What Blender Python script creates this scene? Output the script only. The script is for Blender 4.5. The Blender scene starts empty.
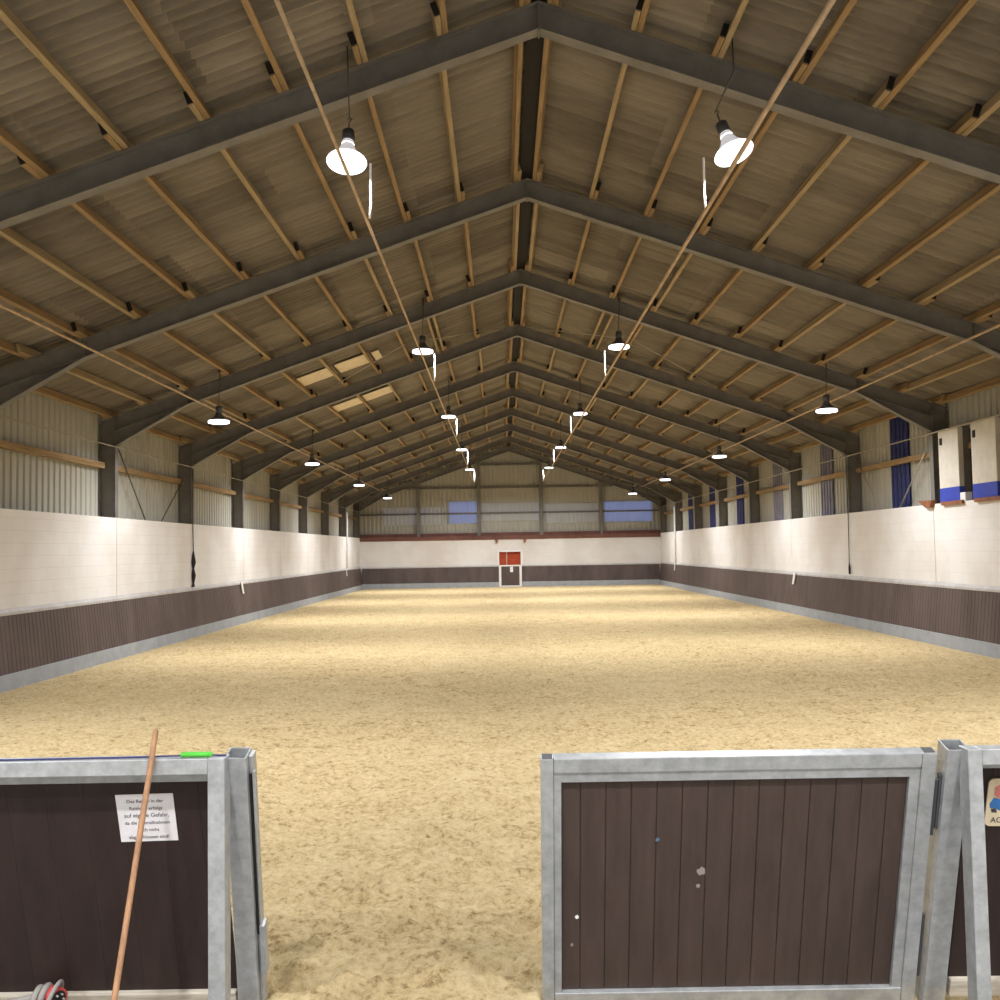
import bpy, bmesh, math, random
import numpy as np
from mathutils import Matrix, Vector
C = bpy.context.scene.collection
S = bpy.context.scene
PI = math.pi

# ------------------------------------------------------------------ camera
def make_camera():
    yaw, pitch, roll = .0007, .0497, .0169
    cy, sy, cp, sp = math.cos(yaw), math.sin(yaw), math.cos(pitch), math.sin(pitch)
    f = Vector((-sy*cp, cy*cp, sp)); r = Vector((cy, sy, 0)); u = r.cross(f)
    c, s = math.cos(roll), math.sin(roll)
    r2 = c*r - s*u; u2 = s*r + c*u
    cd = bpy.data.cameras.new('camera'); co = bpy.data.objects.new('camera', cd); C.objects.link(co)
    cd.sensor_width = 36; cd.lens = 36; cd.clip_end = 300; cd.clip_start = .05
    co.matrix_world = Matrix(((r2.x, u2.x, -f.x, -.5879), (r2.y, u2.y, -f.y, 0), (r2.z, u2.z, -f.z, 2.4683), (0, 0, 0, 1)))
    S.camera = co
make_camera()

# ------------------------------------------------------------------ world and exposure
W = bpy.data.worlds.new('dusk'); S.world = W; W.use_nodes = True
W.node_tree.nodes['Background'].inputs[0].default_value = (.42, .48, .80, 1)
W.node_tree.nodes['Background'].inputs[1].default_value = .50
S.view_settings.view_transform = 'Standard'; S.view_settings.look = 'None'
S.view_settings.gamma = 1; S.view_settings.use_curve_mapping = False
S.view_settings.exposure = 0.0
LAMP_W = 350.0           # inner rows of high bay lamps
OUTER_W = 210.0          # outer rows, lower and nearer the walls
NEAR_W = 490.0            # lamps over the entrance behind the gates
LAMP_COL = (.97, .985, 1)
try:
    S.cycles.use_denoising = True
    S.cycles.max_bounces = 8; S.cycles.diffuse_bounces = 5; S.cycles.glossy_bounces = 3
    S.cycles.sample_clamp_indirect = 4
except Exception: pass

# ------------------------------------------------------------------ hall dimensions
B, Y0 = 6.0382, .3244
def Yk(k): return Y0 + B*k
SL = .348                 # roof slope
ZT, ZB = 9.388, 9.029     # rafter top / bottom at the ridge
CO, SI = 1/math.hypot(1, SL), SL/math.hypot(1, SL)
WT = 3.405                # side wall top
FAR = 66.55
PX = [.175, 1.22, 2.23, 3.23, 4.22, 5.25, 6.24, 7.25, 8.25, 9.27, 10.15]

# ------------------------------------------------------------------ materials
def mat(name, col, rough=.6, metal=0.0, noise=None, bump=None, spec=.3, coat=None):
    """noise = (scale, amount, detail, stretch) varies the colour; bump = (scale, strength, distance)"""
    m = bpy.data.materials.new(name); m.use_nodes = True
    nt = m.node_tree; b = nt.nodes['Principled BSDF']
    b.inputs['Base Color'].default_value = (*col, 1); b.inputs['Roughness'].default_value = rough
    b.inputs['Metallic'].default_value = metal; b.inputs['Specular IOR Level'].default_value = spec
    tc = nt.nodes.new('ShaderNodeTexCoord')
    if noise:
        sc, am, det, st = noise
        mp = nt.nodes.new('ShaderNodeMapping'); mp.inputs['Scale'].default_value = st
        nt.links.new(tc.outputs['Object'], mp.inputs['Vector'])
        n = nt.nodes.new('ShaderNodeTexNoise'); n.inputs['Scale'].default_value = sc; n.inputs['Detail'].default_value = det
        n.inputs['Roughness'].default_value = .65
        nt.links.new(mp.outputs[0], n.inputs['Vector'])
        cr = nt.nodes.new('ShaderNodeValToRGB')
        lo = [max(0, c*(1-am)) for c in col]; hi = [min(1, c*(1+am)) for c in col]
        cr.color_ramp.elements[0].color = (*lo, 1); cr.color_ramp.elements[0].position = .3
        cr.color_ramp.elements[1].color = (*hi, 1); cr.color_ramp.elements[1].position = .7
        nt.links.new(n.outputs['Fac'], cr.inputs['Fac']); nt.links.new(cr.outputs[0], b.inputs['Base Color'])
    if bump:
        n2 = nt.nodes.new('ShaderNodeTexNoise'); n2.inputs['Scale'].default_value = bump[0]; n2.inputs['Detail'].default_value = 6
        nt.links.new(tc.outputs['Object'], n2.inputs['Vector'])
        bp = nt.nodes.new('ShaderNodeBump'); bp.inputs['Strength'].default_value = bump[1]; bp.inputs['Distance'].default_value = bump[2]
        nt.links.new(n2.outputs['Fac'], bp.inputs['Height']); nt.links.new(bp.outputs[0], b.inputs['Normal'])
    return m
def emit(name, col, st):
    m = bpy.data.materials.new(name); m.use_nodes = True
    b = m.node_tree.nodes['Principled BSDF']
    b.inputs['Base Color'].default_value = (.8, .8, .8, 1)
    b.inputs['Emission Color'].default_value = (*col, 1); b.inputs['Emission Strength'].default_value = st
    return m
def nd(nt, typ, **k):
    n = nt.nodes.new(typ)
    for a, v in k.items(): setattr(n, a, v)
    return n
def math_(nt, op, a, b=None):
    n = nt.nodes.new('ShaderNodeMath'); n.operation = op
    for i, v in enumerate((a, b)):
        if v is None: continue
        if isinstance(v, (int, float)): n.inputs[i].default_value = v
        else: nt.links.new(v, n.inputs[i])
    return n.outputs[0]
def sheet_mat(name, lo, hi, uw, vw, rough=.85, vaxis='X', fine=.25):
    """fibre cement / steel sheets: every sheet gets its own tint, plus streaky dirt"""
    m = bpy.data.materials.new(name); m.use_nodes = True; nt = m.node_tree; b = nt.nodes['Principled BSDF']
    b.inputs['Roughness'].default_value = rough; b.inputs['Specular IOR Level'].default_value = .15
    tc = nd(nt, 'ShaderNodeTexCoord'); sx = nd(nt, 'ShaderNodeSeparateXYZ'); nt.links.new(tc.outputs['Object'], sx.inputs[0])
    u = math_(nt, 'FLOOR', math_(nt, 'DIVIDE', sx.outputs['Y'], uw))
    v = math_(nt, 'FLOOR', math_(nt, 'DIVIDE', sx.outputs[vaxis], vw))
    cb = nd(nt, 'ShaderNodeCombineXYZ'); nt.links.new(u, cb.inputs[0]); nt.links.new(v, cb.inputs[1])
    wn = nd(nt, 'ShaderNodeTexWhiteNoise', noise_dimensions='2D'); nt.links.new(cb.outputs[0], wn.inputs['Vector'])
    mp = nd(nt, 'ShaderNodeMapping'); mp.inputs['Scale'].default_value = (.5, 3, .5); nt.links.new(tc.outputs['Object'], mp.inputs['Vector'])
    n = nd(nt, 'ShaderNodeTexNoise'); n.inputs['Scale'].default_value = 1.6; n.inputs['Detail'].default_value = 7; n.inputs['Roughness'].default_value = .7
    nt.links.new(mp.outputs[0], n.inputs['Vector'])
    f = math_(nt, 'ADD', math_(nt, 'MULTIPLY', wn.outputs['Value'], .28), math_(nt, 'MULTIPLY', n.outputs['Fac'], fine*3))
    cr = nd(nt, 'ShaderNodeValToRGB'); cr.color_ramp.elements[0].position = .22; cr.color_ramp.elements[1].position = .80
    cr.color_ramp.elements[0].color = (*lo, 1); cr.color_ramp.elements[1].color = (*hi, 1)
    nt.links.new(f, cr.inputs['Fac']); nt.links.new(cr.outputs[0], b.inputs['Base Color'])
    return m
def sand_mat():
    m = bpy.data.materials.new('sand'); m.use_nodes = True; nt = m.node_tree; b = nt.nodes['Principled BSDF']
    b.inputs['Roughness'].default_value = .95; b.inputs['Specular IOR Level'].default_value = .1
    tc = nd(nt, 'ShaderNodeTexCoord')
    def noise(sc, det, st=(1, 1, 1), r=.6):
        mp = nd(nt, 'ShaderNodeMapping'); mp.inputs['Scale'].default_value = st; nt.links.new(tc.outputs['Object'], mp.inputs['Vector'])
        n = nd(nt, 'ShaderNodeTexNoise'); n.inputs['Scale'].default_value = sc; n.inputs['Detail'].default_value = det; n.inputs['Roughness'].default_value = r
        nt.links.new(mp.outputs[0], n.inputs['Vector']); return n.outputs['Fac']
    big = noise(.16, 3); mid = noise(2.2, 6, (1, 1, 1), .7); sm = noise(13, 8, (1, 1, 1), .8)
    f = math_(nt, 'ADD', math_(nt, 'MULTIPLY', big, .13), math_(nt, 'MULTIPLY', mid, .22))
    f = math_(nt, 'ADD', f, math_(nt, 'MULTIPLY', sm, .65))  # fine grain tone, also carrying small crumb shadows put into the colour
    cr = nd(nt, 'ShaderNodeValToRGB'); e = cr.color_ramp.elements
    e[0].position = .41; e[0].color = (.38, .255, .125, 1); e[1].position = .56; e[1].color = (.82, .655, .385, 1)
    x = e.new(.46); x.color = (.66, .495, .255, 1)
    nt.links.new(f, cr.inputs['Fac'])
    # scattered dark clods
    vo = nd(nt, 'ShaderNodeTexNoise'); vo.inputs['Scale'].default_value = 14; vo.inputs['Detail'].default_value = 6; nt.links.new(tc.outputs['Object'], vo.inputs['Vector'])
    cl = nd(nt, 'ShaderNodeValToRGB'); cl.color_ramp.elements[0].position = .60; cl.color_ramp.elements[1].position = .74
    nt.links.new(vo.outputs['Fac'], cl.inputs['Fac'])
    mx = nd(nt, 'ShaderNodeMixRGB'); mx.inputs['Color2'].default_value = (.32, .19, .09, 1)
    nt.links.new(math_(nt, 'MULTIPLY', cl.outputs[0], .75), mx.inputs['Fac']); nt.links.new(cr.outputs[0], mx.inputs['Color1'])
    nt.links.new(mx.outputs[0], b.inputs['Base Color'])
    bp = nd(nt, 'ShaderNodeBump'); bp.inputs['Strength'].default_value = 1; bp.inputs['Distance'].default_value = .05
    nt.links.new(math_(nt, 'ADD', sm, mid), bp.inputs['Height']); nt.links.new(bp.outputs[0], b.inputs['Normal'])
    return m
def block_mat():
    m = mat('white_block', (.80, .785, .78), .75)
    nt = m.node_tree; b = nt.nodes['Principled BSDF']; tc = nd(nt, 'ShaderNodeTexCoord')
    sx = nd(nt, 'ShaderNodeSeparateXYZ'); nt.links.new(tc.outputs['Object'], sx.inputs[0])
    cb = nd(nt, 'ShaderNodeCombineXYZ'); nt.links.new(math_(nt, 'ADD', sx.outputs['Y'], sx.outputs['X']), cb.inputs[0]); nt.links.new(sx.outputs['Z'], cb.inputs[1])
    br = nd(nt, 'ShaderNodeTexBrick'); br.inputs['Scale'].default_value = 1; br.inputs['Brick Width'].default_value = .5
    br.inputs['Row Height'].default_value = .25; br.inputs['Mortar Size'].default_value = .008; br.inputs['Mortar Smooth'].default_value = .6
    br.inputs['Color1'].default_value = (.80, .785, .78, 1); br.inputs['Color2'].default_value = (.785, .765, .76, 1); br.inputs['Mortar'].default_value = (.73, .71, .70, 1)
    nt.links.new(cb.outputs[0], br.inputs['Vector'])
    n = nd(nt, 'ShaderNodeTexNoise'); n.inputs['Scale'].default_value = .5; n.inputs['Detail'].default_value = 6; nt.links.new(tc.outputs['Object'], n.inputs['Vector'])
    cr = nd(nt, 'ShaderNodeValToRGB'); cr.color_ramp.elements[0].color = (.88, .845, .81, 1); cr.color_ramp.elements[1].color = (1, 1, 1, 1)
    cr.color_ramp.elements[0].position = .35; cr.color_ramp.elements[1].position = .6
    nt.links.new(n.outputs['Fac'], cr.inputs['Fac'])
    mx = nd(nt, 'ShaderNodeMixRGB', blend_type='MULTIPLY'); mx.inputs['Fac'].default_value = 1
    nt.links.new(br.outputs['Color'], mx.inputs['Color1']); nt.links.new(cr.outputs[0], mx.inputs['Color2']); nt.links.new(mx.outputs[0], b.inputs['Base Color'])
    bp = nd(nt, 'ShaderNodeBump'); bp.inputs['Strength'].default_value = .35; bp.inputs['Distance'].default_value = .01; bp.invert = True
    nt.links.new(br.outputs['Fac'], bp.inputs['Height']); nt.links.new(bp.outputs[0], b.inputs['Normal'])
    return m
def glass_mat(name, col, tr):
    m = bpy.data.materials.new(name); m.use_nodes = True; nt = m.node_tree
    b = nt.nodes['Principled BSDF']; out = nt.nodes['Material Output']
    b.inputs['Base Color'].default_value = (*[c*.6 for c in col], 1); b.inputs['Roughness'].default_value = .4
    t = nd(nt, 'ShaderNodeBsdfTranslucent'); t.inputs[0].default_value = (*col, 1)
    mx = nd(nt, 'ShaderNodeMixShader'); mx.inputs[0].default_value = tr
    nt.links.new(b.outputs[0], mx.inputs[1]); nt.links.new(t.outputs[0], mx.inputs[2]); nt.links.new(mx.outputs[0], out.inputs['Surface'])
    return m
M = dict(
    sand=sand_mat(), block=block_mat(),
    steel=mat('grey_painted_steel', (.168, .156, .142), .55, 0, (2.5, .22, 5, (1, 1, 1)), None, .35),
    timber=mat('timber', (.315, .212, .108), .75, 0, (3, .38, 6, (6, .35, 6)), None, .2),
    timber2=mat('pale_timber', (.36, .27, .155), .75, 0, (3, .35, 6, (6, .35, 6)), None, .2),
    roof=sheet_mat('fibre_cement_roof', (.11, .093, .073), (.31, .27, .215), .92, 2.03),
    clad=sheet_mat('wall_cladding', (.40, .385, .33), (.56, .545, .49), 1.12, 40, .6, 'Z', .12),
    bluegrey=mat('blue_grey_sheet', (.20, .19, .24), .5, 0, (2, .2, 4, (1, 1, 1))),
    blue=mat('blue_sheet', (.022, .03, .14), .5, 0, (2, .2, 4, (1, 1, 1))),
    galv=mat('galvanised_steel', (.44, .45, .465), .42, .45, (14, .22, 6, (1, 1, 1)), (60, .15, .002), .5),
    galv_dark=mat('dark_zinc', (.10, .10, .11), .6, .3),
    ledge=mat('grey_cap', (.50, .48, .47), .6, .1, (3, .15, 5, (1, 1, 1))),
    plinth=mat('grey_concrete_plinth', (.36, .38, .41), .8, 0, (3, .12, 7, (1, 1, 1)), (20, .4, .01)),
    kick=mat('brown_kickboard', (.10, .073, .069), .5, 0, (1.5, .28, 6, (1, 1, .3)), None, .35),
    board=mat('brown_gate_board', (.066, .043, .036), .5, 0, (5, .22, 7, (2.5, 1, .4)), (40, .2, .002), .35),
    darkboard=mat('dark_brown_barrier_board', (.032, .019, .017), .5, 0, (5, .25, 7, (2.5, 1, .4)), None, .3),
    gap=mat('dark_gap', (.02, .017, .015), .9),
    redtrim=mat('dark_red_board', (.17, .075, .06), .7, 0, (1, .3, 4, (1, 1, 1))),
    red=mat('red_door', (.42, .06, .02), .5, 0, (4, .3, 4, (1, 1, 3))),
    white=mat('white_paint', (.82, .82, .82), .5),
    beige=mat('warm_white_panel', (.66, .62, .55), .55, 0, (3, .1, 4, (1, 1, 1))),
    royal=mat('royal_blue', (.045, .07, .42), .5),
    brown=mat('red_brown_wood', (.25, .10, .05), .7, 0, (6, .3, 5, (1, 1, 1))),
    pipe=mat('rusty_pipe', (.55, .40, .26), .5, .2, (4, .25, 5, (1, 1, 1))),
    wire=mat('thin_wire', (.10, .09, .08), .5, .4),
    palewire=mat('pale_wire', (.42, .38, .32), .5, .4),
    black=mat('black_rubber', (.015, .015, .016), .5),
    housing=mat('lamp_housing', (.10, .10, .11), .5, .3),
    refl=mat('lamp_reflector', (.13, .12, .12), .4, .5),
    paper=mat('paper', (.78, .75, .78), .7, 0, (30, .04, 3, (1, 1, 1))),
    ink=mat('ink', (.07, .06, .07), .7),
    stick=mat('broom_wood', (.38, .205, .11), .55, 0, (8, .3, 6, (4, 4, .4)), None, .3),
    green=mat('green_foam', (.10, .52, .06), .6, 0, (60, .15, 3, (1, 1, 1))),
    navy=mat('navy_cord', (.05, .05, .16), .6),
    palewood=mat('weathered_pale_wood', (.46, .41, .34), .8, 0, (5, .28, 7, (1, 8, 8)), (30, .3, .004)),
    socket_red=mat('red_plastic', (.55, .07, .07), .4),
    cable=mat('grey_cable', (.30, .28, .26), .6),
    cream=mat('cream_plaque', (.72, .60, .42), .5),
    skin=mat('pink_print', (.65, .22, .20), .5), jean=mat('blue_print', (.04, .16, .42), .5),
    concrete=mat('entrance_concrete', (.25, .235, .21), .85, 0, (2, .25, 7, (1, 1, 1)), (15, .3, .01)),
    skylight=mat('cream_roof_light', (.74, .62, .44), .5, 0, (5, .12, 4, (1, 1, 1))),
    winblue=glass_mat('blue_dusk_pane', (.80, .86, 1.0), .75),
    winpale=glass_mat('pale_dusk_pane', (.80, .80, .74), .18),
    lens=emit('lit_lens', (1, .98, .95), 1.6), rim=emit('lit_rim', (.95, .97, 1), 3.2), bulb=emit('bulb_glow', (.97, .97, 1), 14.0),
    bloom_shell=emit('bloom_glow', (.95, .93, 1), .45),  # glow on the near reflectors imitates bloom around the bulb
)

# ------------------------------------------------------------------ mesh helpers
class MB:
    def __init__(s): s.v = []; s.f = []
    def quad_strip(s): pass
    def add(s, verts, faces):
        o = len(s.v); s.v += [tuple(v) for v in verts]; s.f += [tuple(i+o for i in f) for f in faces]; return s
    def box(s, x0, x1, y0, y1, z0, z1, mtx=None):
        v = [(x, y, z) for x in (x0, x1) for y in (y0, y1) for z in (z0, z1)]
        if mtx is not None: v = [tuple(mtx @ Vector(p)) for p in v]
        return s.add(v, [(0, 1, 3, 2), (4, 6, 7, 5), (0, 4, 5, 1), (2, 3, 7, 6), (0, 2, 6, 4), (1, 5, 7, 3)])
    def prism(s, poly, a0, a1, axis='Y'):
        """polygon extruded; axis Y: poly in (x,z); axis X: poly in (y,z)"""
        n = len(poly)
        mk = (lambda p, a: (p[0], a, p[1])) if axis == 'Y' else (lambda p, a: (a, p[0], p[1]))
        v = [mk(p, a0) for p in poly] + [mk(p, a1) for p in poly]
        f = [tuple(range(n)), tuple(range(2*n-1, n-1, -1))] + [(i, n+i, n+(i+1) % n, (i+1) % n) for i in range(n)]
        return s.add(v, f)
    def tube(s, pts, r, n=8, closed=False):
        pts = [Vector(p) for p in pts]; rings = []; prev = None; m = len(pts)
        for i, p in enumerate(pts):
            if closed: t = pts[(i+1) % m]-pts[i-1]
            else: t = pts[min(i+1, m-1)]-pts[max(i-1, 0)]
            t.normalize()
            if prev is None:
                a = Vector((0, 0, 1)) if abs(t.z) < .9 else Vector((1, 0, 0))
                u = t.cross(a).normalized()
            else: u = (prev - t*prev.dot(t)).normalized()
            prev = u; w = t.cross(u); rr = r[i] if isinstance(r, (list, tuple)) else r
            rings.append([p+u*rr*math.cos(2*PI*k/n)+w*rr*math.sin(2*PI*k/n) for k in range(n)])
        v = [q for g in rings for q in g]; f = []
        for i in range(m if closed else m-1):
            j = (i+1) % m
            f += [(i*n+k, i*n+(k+1) % n, j*n+(k+1) % n, j*n+k) for k in range(n)]
        if not closed: f += [tuple(range(n-1, -1, -1)), tuple((m-1)*n+k for k in range(n))]
        return s.add(v, f)
    def lathe(s, prof, n=24, mtx=None, cap=False):
        v = []; f = []
        for r, z in prof:
            for k in range(n): v.append(Vector((r*math.cos(2*PI*k/n), r*math.sin(2*PI*k/n), z)))
        for i in range(len(prof)-1):
            f += [(i*n+k, i*n+(k+1) % n, (i+1)*n+(k+1) % n, (i+1)*n+k) for k in range(n)]
        if cap: f += [tuple(range(n-1, -1, -1)), tuple((len(prof)-1)*n+k for k in range(n))]
        if mtx is not None: v = [mtx @ p for p in v]
        return s.add(v, f)
    def build(s, name, m, parent=None, smooth=False, bevel=0):
        me = bpy.data.meshes.new(name); me.from_pydata(s.v, [], s.f); me.materials.append(m)
        bm = bmesh.new(); bm.from_mesh(me); bmesh.ops.recalc_face_normals(bm, faces=bm.faces); bm.to_mesh(me); bm.free()
        if smooth: me.polygons.foreach_set('use_smooth', [True]*len(me.polygons))
        o = bpy.data.objects.new(name, me); C.objects.link(o)
        if parent: o.parent = parent
        if bevel:
            md = o.modifiers.new('bevel', 'BEVEL'); md.width = bevel; md.segments = 2; md.limit_method = 'ANGLE'
        return o
def tag(o, label=None, cat=None, group=None, kind=None):
    if label: o['label'] = label
    if cat: o['category'] = cat
    if group: o['group'] = group
    if kind: o['kind'] = kind
    return o
def empty(name, loc=(0, 0, 0), rot=(0, 0, 0)):
    o = bpy.data.objects.new(name, None); C.objects.link(o); o.location = loc; o.rotation_euler = rot; o.empty_display_size = .1; return o
def copy_tree(o, parent=None):
    c = o.copy(); C.objects.link(c)
    if parent: c.parent = parent
    for ch in [x for x in o.children]: copy_tree(ch, c)
    return c
ORD = ['', 'first', 'second', 'third', 'fourth', 'fifth', 'sixth', 'seventh', 'eighth', 'ninth', 'tenth', 'eleventh', 'twelfth', 'thirteenth']
def struct(o, label, cat): return tag(o, label, cat, None, 'structure')

# ------------------------------------------------------------------ floor: raked, trodden sand
rng = np.random.default_rng(7)
def vnoise(x, y, sc, seed):
    r = np.random.default_rng(seed); n = 512; T = r.random((n, n))
    X = x*sc; Y = y*sc; xi = np.floor(X).astype(int); yi = np.floor(Y).astype(int); fx = X-xi; fy = Y-yi
    fx = fx*fx*(3-2*fx); fy = fy*fy*(3-2*fy)
    g = lambda a, b: T[a % n, b % n]
    return (g(xi, yi)*(1-fx)+g(xi+1, yi)*fx)*(1-fy)+(g(xi, yi+1)*(1-fx)+g(xi+1, yi+1)*fx)*fy-.5
def make_sand():
    ys = [5.50]
    while ys[-1] < 66.6: ys.append(ys[-1]+max(.022, ys[-1]*.0042))
    ys = np.array(ys)
    xs = np.concatenate([np.linspace(-9.95, -3.2, 150, endpoint=False), np.linspace(-3.2, 3.6, 300, endpoint=False), np.linspace(3.6, 9.95, 150)])
    XX, YY = np.meshgrid(xs, ys)
    wx = XX+.25*vnoise(XX, YY, 1.3, 20); wy = YY+.25*vnoise(XX, YY, 1.3, 21)
    Z = .026*vnoise(wx, wy, 1.7, 1)+.034*vnoise(wx, wy, 4.2, 2)+.040*vnoise(wx, wy, 8, 3)+.034*np.abs(vnoise(wx, wy, 15, 4))+.026*np.abs(vnoise(XX, YY, 27, 5))
    # hoof and boot prints
    P = []
    for i in range(2600):
        y = 5.6+61*rng.random()**1.6; P.append((rng.uniform(-9.5, 9.5), y, rng.uniform(.06, .13), rng.uniform(.012, .04), rng.uniform(0, PI)))
    for i in range(110):
        P.append((rng.uniform(-2.3, .4), rng.uniform(5.6, 9), rng.uniform(.06, .14), rng.uniform(.015, .045), rng.uniform(0, PI)))
    P += [(-1.80, 5.86, .20, .09, .3), (-.75, 6.0, .17, .05, .1), (-.62, 7.1, .12, .05, 1), (-1.3, 6.1, .2, .04, 2)]
    for px, py, r, d, a in P:
        j0, j1 = np.searchsorted(ys, [py-r*3, py+r*3]); i0, i1 = np.searchsorted(xs, [px-r*3, px+r*3])
        if j1 <= j0 or i1 <= i0: continue
        dx = XX[j0:j1, i0:i1]-px; dy = YY[j0:j1, i0:i1]-py
        u = (dx*math.cos(a)+dy*math.sin(a))/r; w = (-dx*math.sin(a)+dy*math.cos(a))/(r*.62)
        q = u*u+w*w
        Z[j0:j1, i0:i1] += -d*np.exp(-q*1.1)+d*.45*np.exp(-(np.sqrt(q)-1.5)**2*5)
    Z = Z-.07*np.clip((5.95-YY)/.25, 0, 1)*np.clip(np.maximum(-1.88-XX, XX+.42)/.06, 0, 1)
    edge = np.clip((9.8-np.abs(XX))/.5, 0, 1)*np.clip((66.4-YY)/.5, 0, 1)
    Z = Z*np.clip(edge, .15, 1)
    h, w = XX.shape
    verts = np.stack([XX, YY, Z], -1).reshape(-1, 3)
    idx = np.arange(h*w).reshape(h, w)
    f = np.stack([idx[:-1, :-1], idx[:-1, 1:], idx[1:, 1:], idx[1:, :-1]], -1).reshape(-1, 4)
    me = bpy.data.meshes.new('floor'); me.vertices.add(len(verts)); me.vertices.foreach_set('co', verts.ravel())
    me.loops.add(f.size); me.loops.foreach_set('vertex_index', f.ravel().astype(np.int32))
    me.polygons.add(len(f)); me.polygons.foreach_set('loop_start', np.arange(0, f.size, 4, dtype=np.int32)); me.polygons.foreach_set('loop_total', np.full(len(f), 4, dtype=np.int32))
    me.update(calc_edges=True); me.polygons.foreach_set('use_smooth', np.ones(len(f), dtype=bool))
    me.materials.append(M['sand']); o = bpy.data.objects.new('floor', me); C.objects.link(o)
    struct(o, 'loose golden riding sand trodden with hoof prints across the whole arena', 'floor')
make_sand()
e = MB().box(-10.4, 10.4, -3, 6.6, -.4, -.17).build('floor_entrance', M['concrete']); struct(e, 'grey concrete entrance floor in front of the gate', 'floor')

# ------------------------------------------------------------------ roof sheets (real corrugation)
def corrugated(name, y0, y1, p0, p1, m, pitch=.2, amp=.024, spp=8, nrow=1, parent=None, off=0):
    amp = .039
    """ribs run from p0 to p1 (points in x,z), the profile repeats along y"""
    n = int((y1-y0)/pitch*spp)+1
    ys = np.linspace(y0, y1, n)
    d = Vector((p1[0]-p0[0], 0, p1[1]-p0[1])).normalized(); nn = Vector((-d.z, 0, d.x))
    v = []; f = []
    for i, y in enumerate(ys):
        a = amp*math.sin(2*PI*y/pitch)+off
        for p in (p0, p1): v.append((p[0]+nn.x*a, y, p[1]+nn.z*a))
    f = [(2*i, 2*i+1, 2*i+3, 2*i+2) for i in range(n-1)]
    mb = MB(); mb.v = v; mb.f = f
    return mb
def roof_z(x, extra=0): return ZT-SL*abs(x)+extra
for s, nm in ((-1, 'left'), (1, 'right')):
    mb = MB(); edges = [.0, 2.23, 4.22, 6.24, 8.25, 10.8]
    for a, b in zip(edges[:-1], edges[1:]):
        q = corrugated('r', -3, 67.2, (s*max(a-.0, 0), roof_z(a, .264)), (s*(b+.12), roof_z(b+.12, .234)), M['roof'])
        mb.add(q.v, q.f)
    o = mb.build('ceiling_'+nm, M['roof'], None, True)
    struct(o, 'corrugated grey brown fibre cement roof sheets of the %s slope' % nm, 'roof')
o = MB().prism([(-.35, roof_z(.35, .30)), (0, roof_z(0, .30)), (.35, roof_z(.35, .30)), (.35, roof_z(.35, .36)), (0, roof_z(0, .38)), (-.35, roof_z(.35, .36))], -3, 67.2).build('trim_ridge', M['roof'])
struct(o, 'dark ridge capping running the length of the roof', 'roof ridge')
o = MB().box(-.13, .13, -3, 66.9, ZT+.045, ZT+.07).build('trim_2', M['gap']); struct(o, 'dark strip added for the unlit gap between the two top purlins', 'ridge shade strip')  # near-black strip stands in for the shade between the top purlins
# roof lights on the left slope
w = 0
for y0, y1, x0, x1, t in ((27.9, 29.1, -6.28, -5.29, 'front one, lower piece'), (27.9, 29.1, -5.21, -4.26, 'front one, middle piece'), (28.0, 29.1, -4.18, -3.98, 'front one, narrow upper sliver'),
                    (33.5, 34.7, -6.28, -5.29, 'rear one, lower piece'), (33.5, 34.7, -5.21, -4.26, 'rear one, upper piece')):
    w += 1
    q = MB().prism([(x0, roof_z(x0, .150)), (x1, roof_z(x1, .150)), (x1, roof_z(x1, .168)), (x0, roof_z(x0, .168))], y0, y1).build('window_%d' % w, M['skylight'])
    struct(q, 'pale cream roof light sheet, ' + t, 'roof light')

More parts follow.
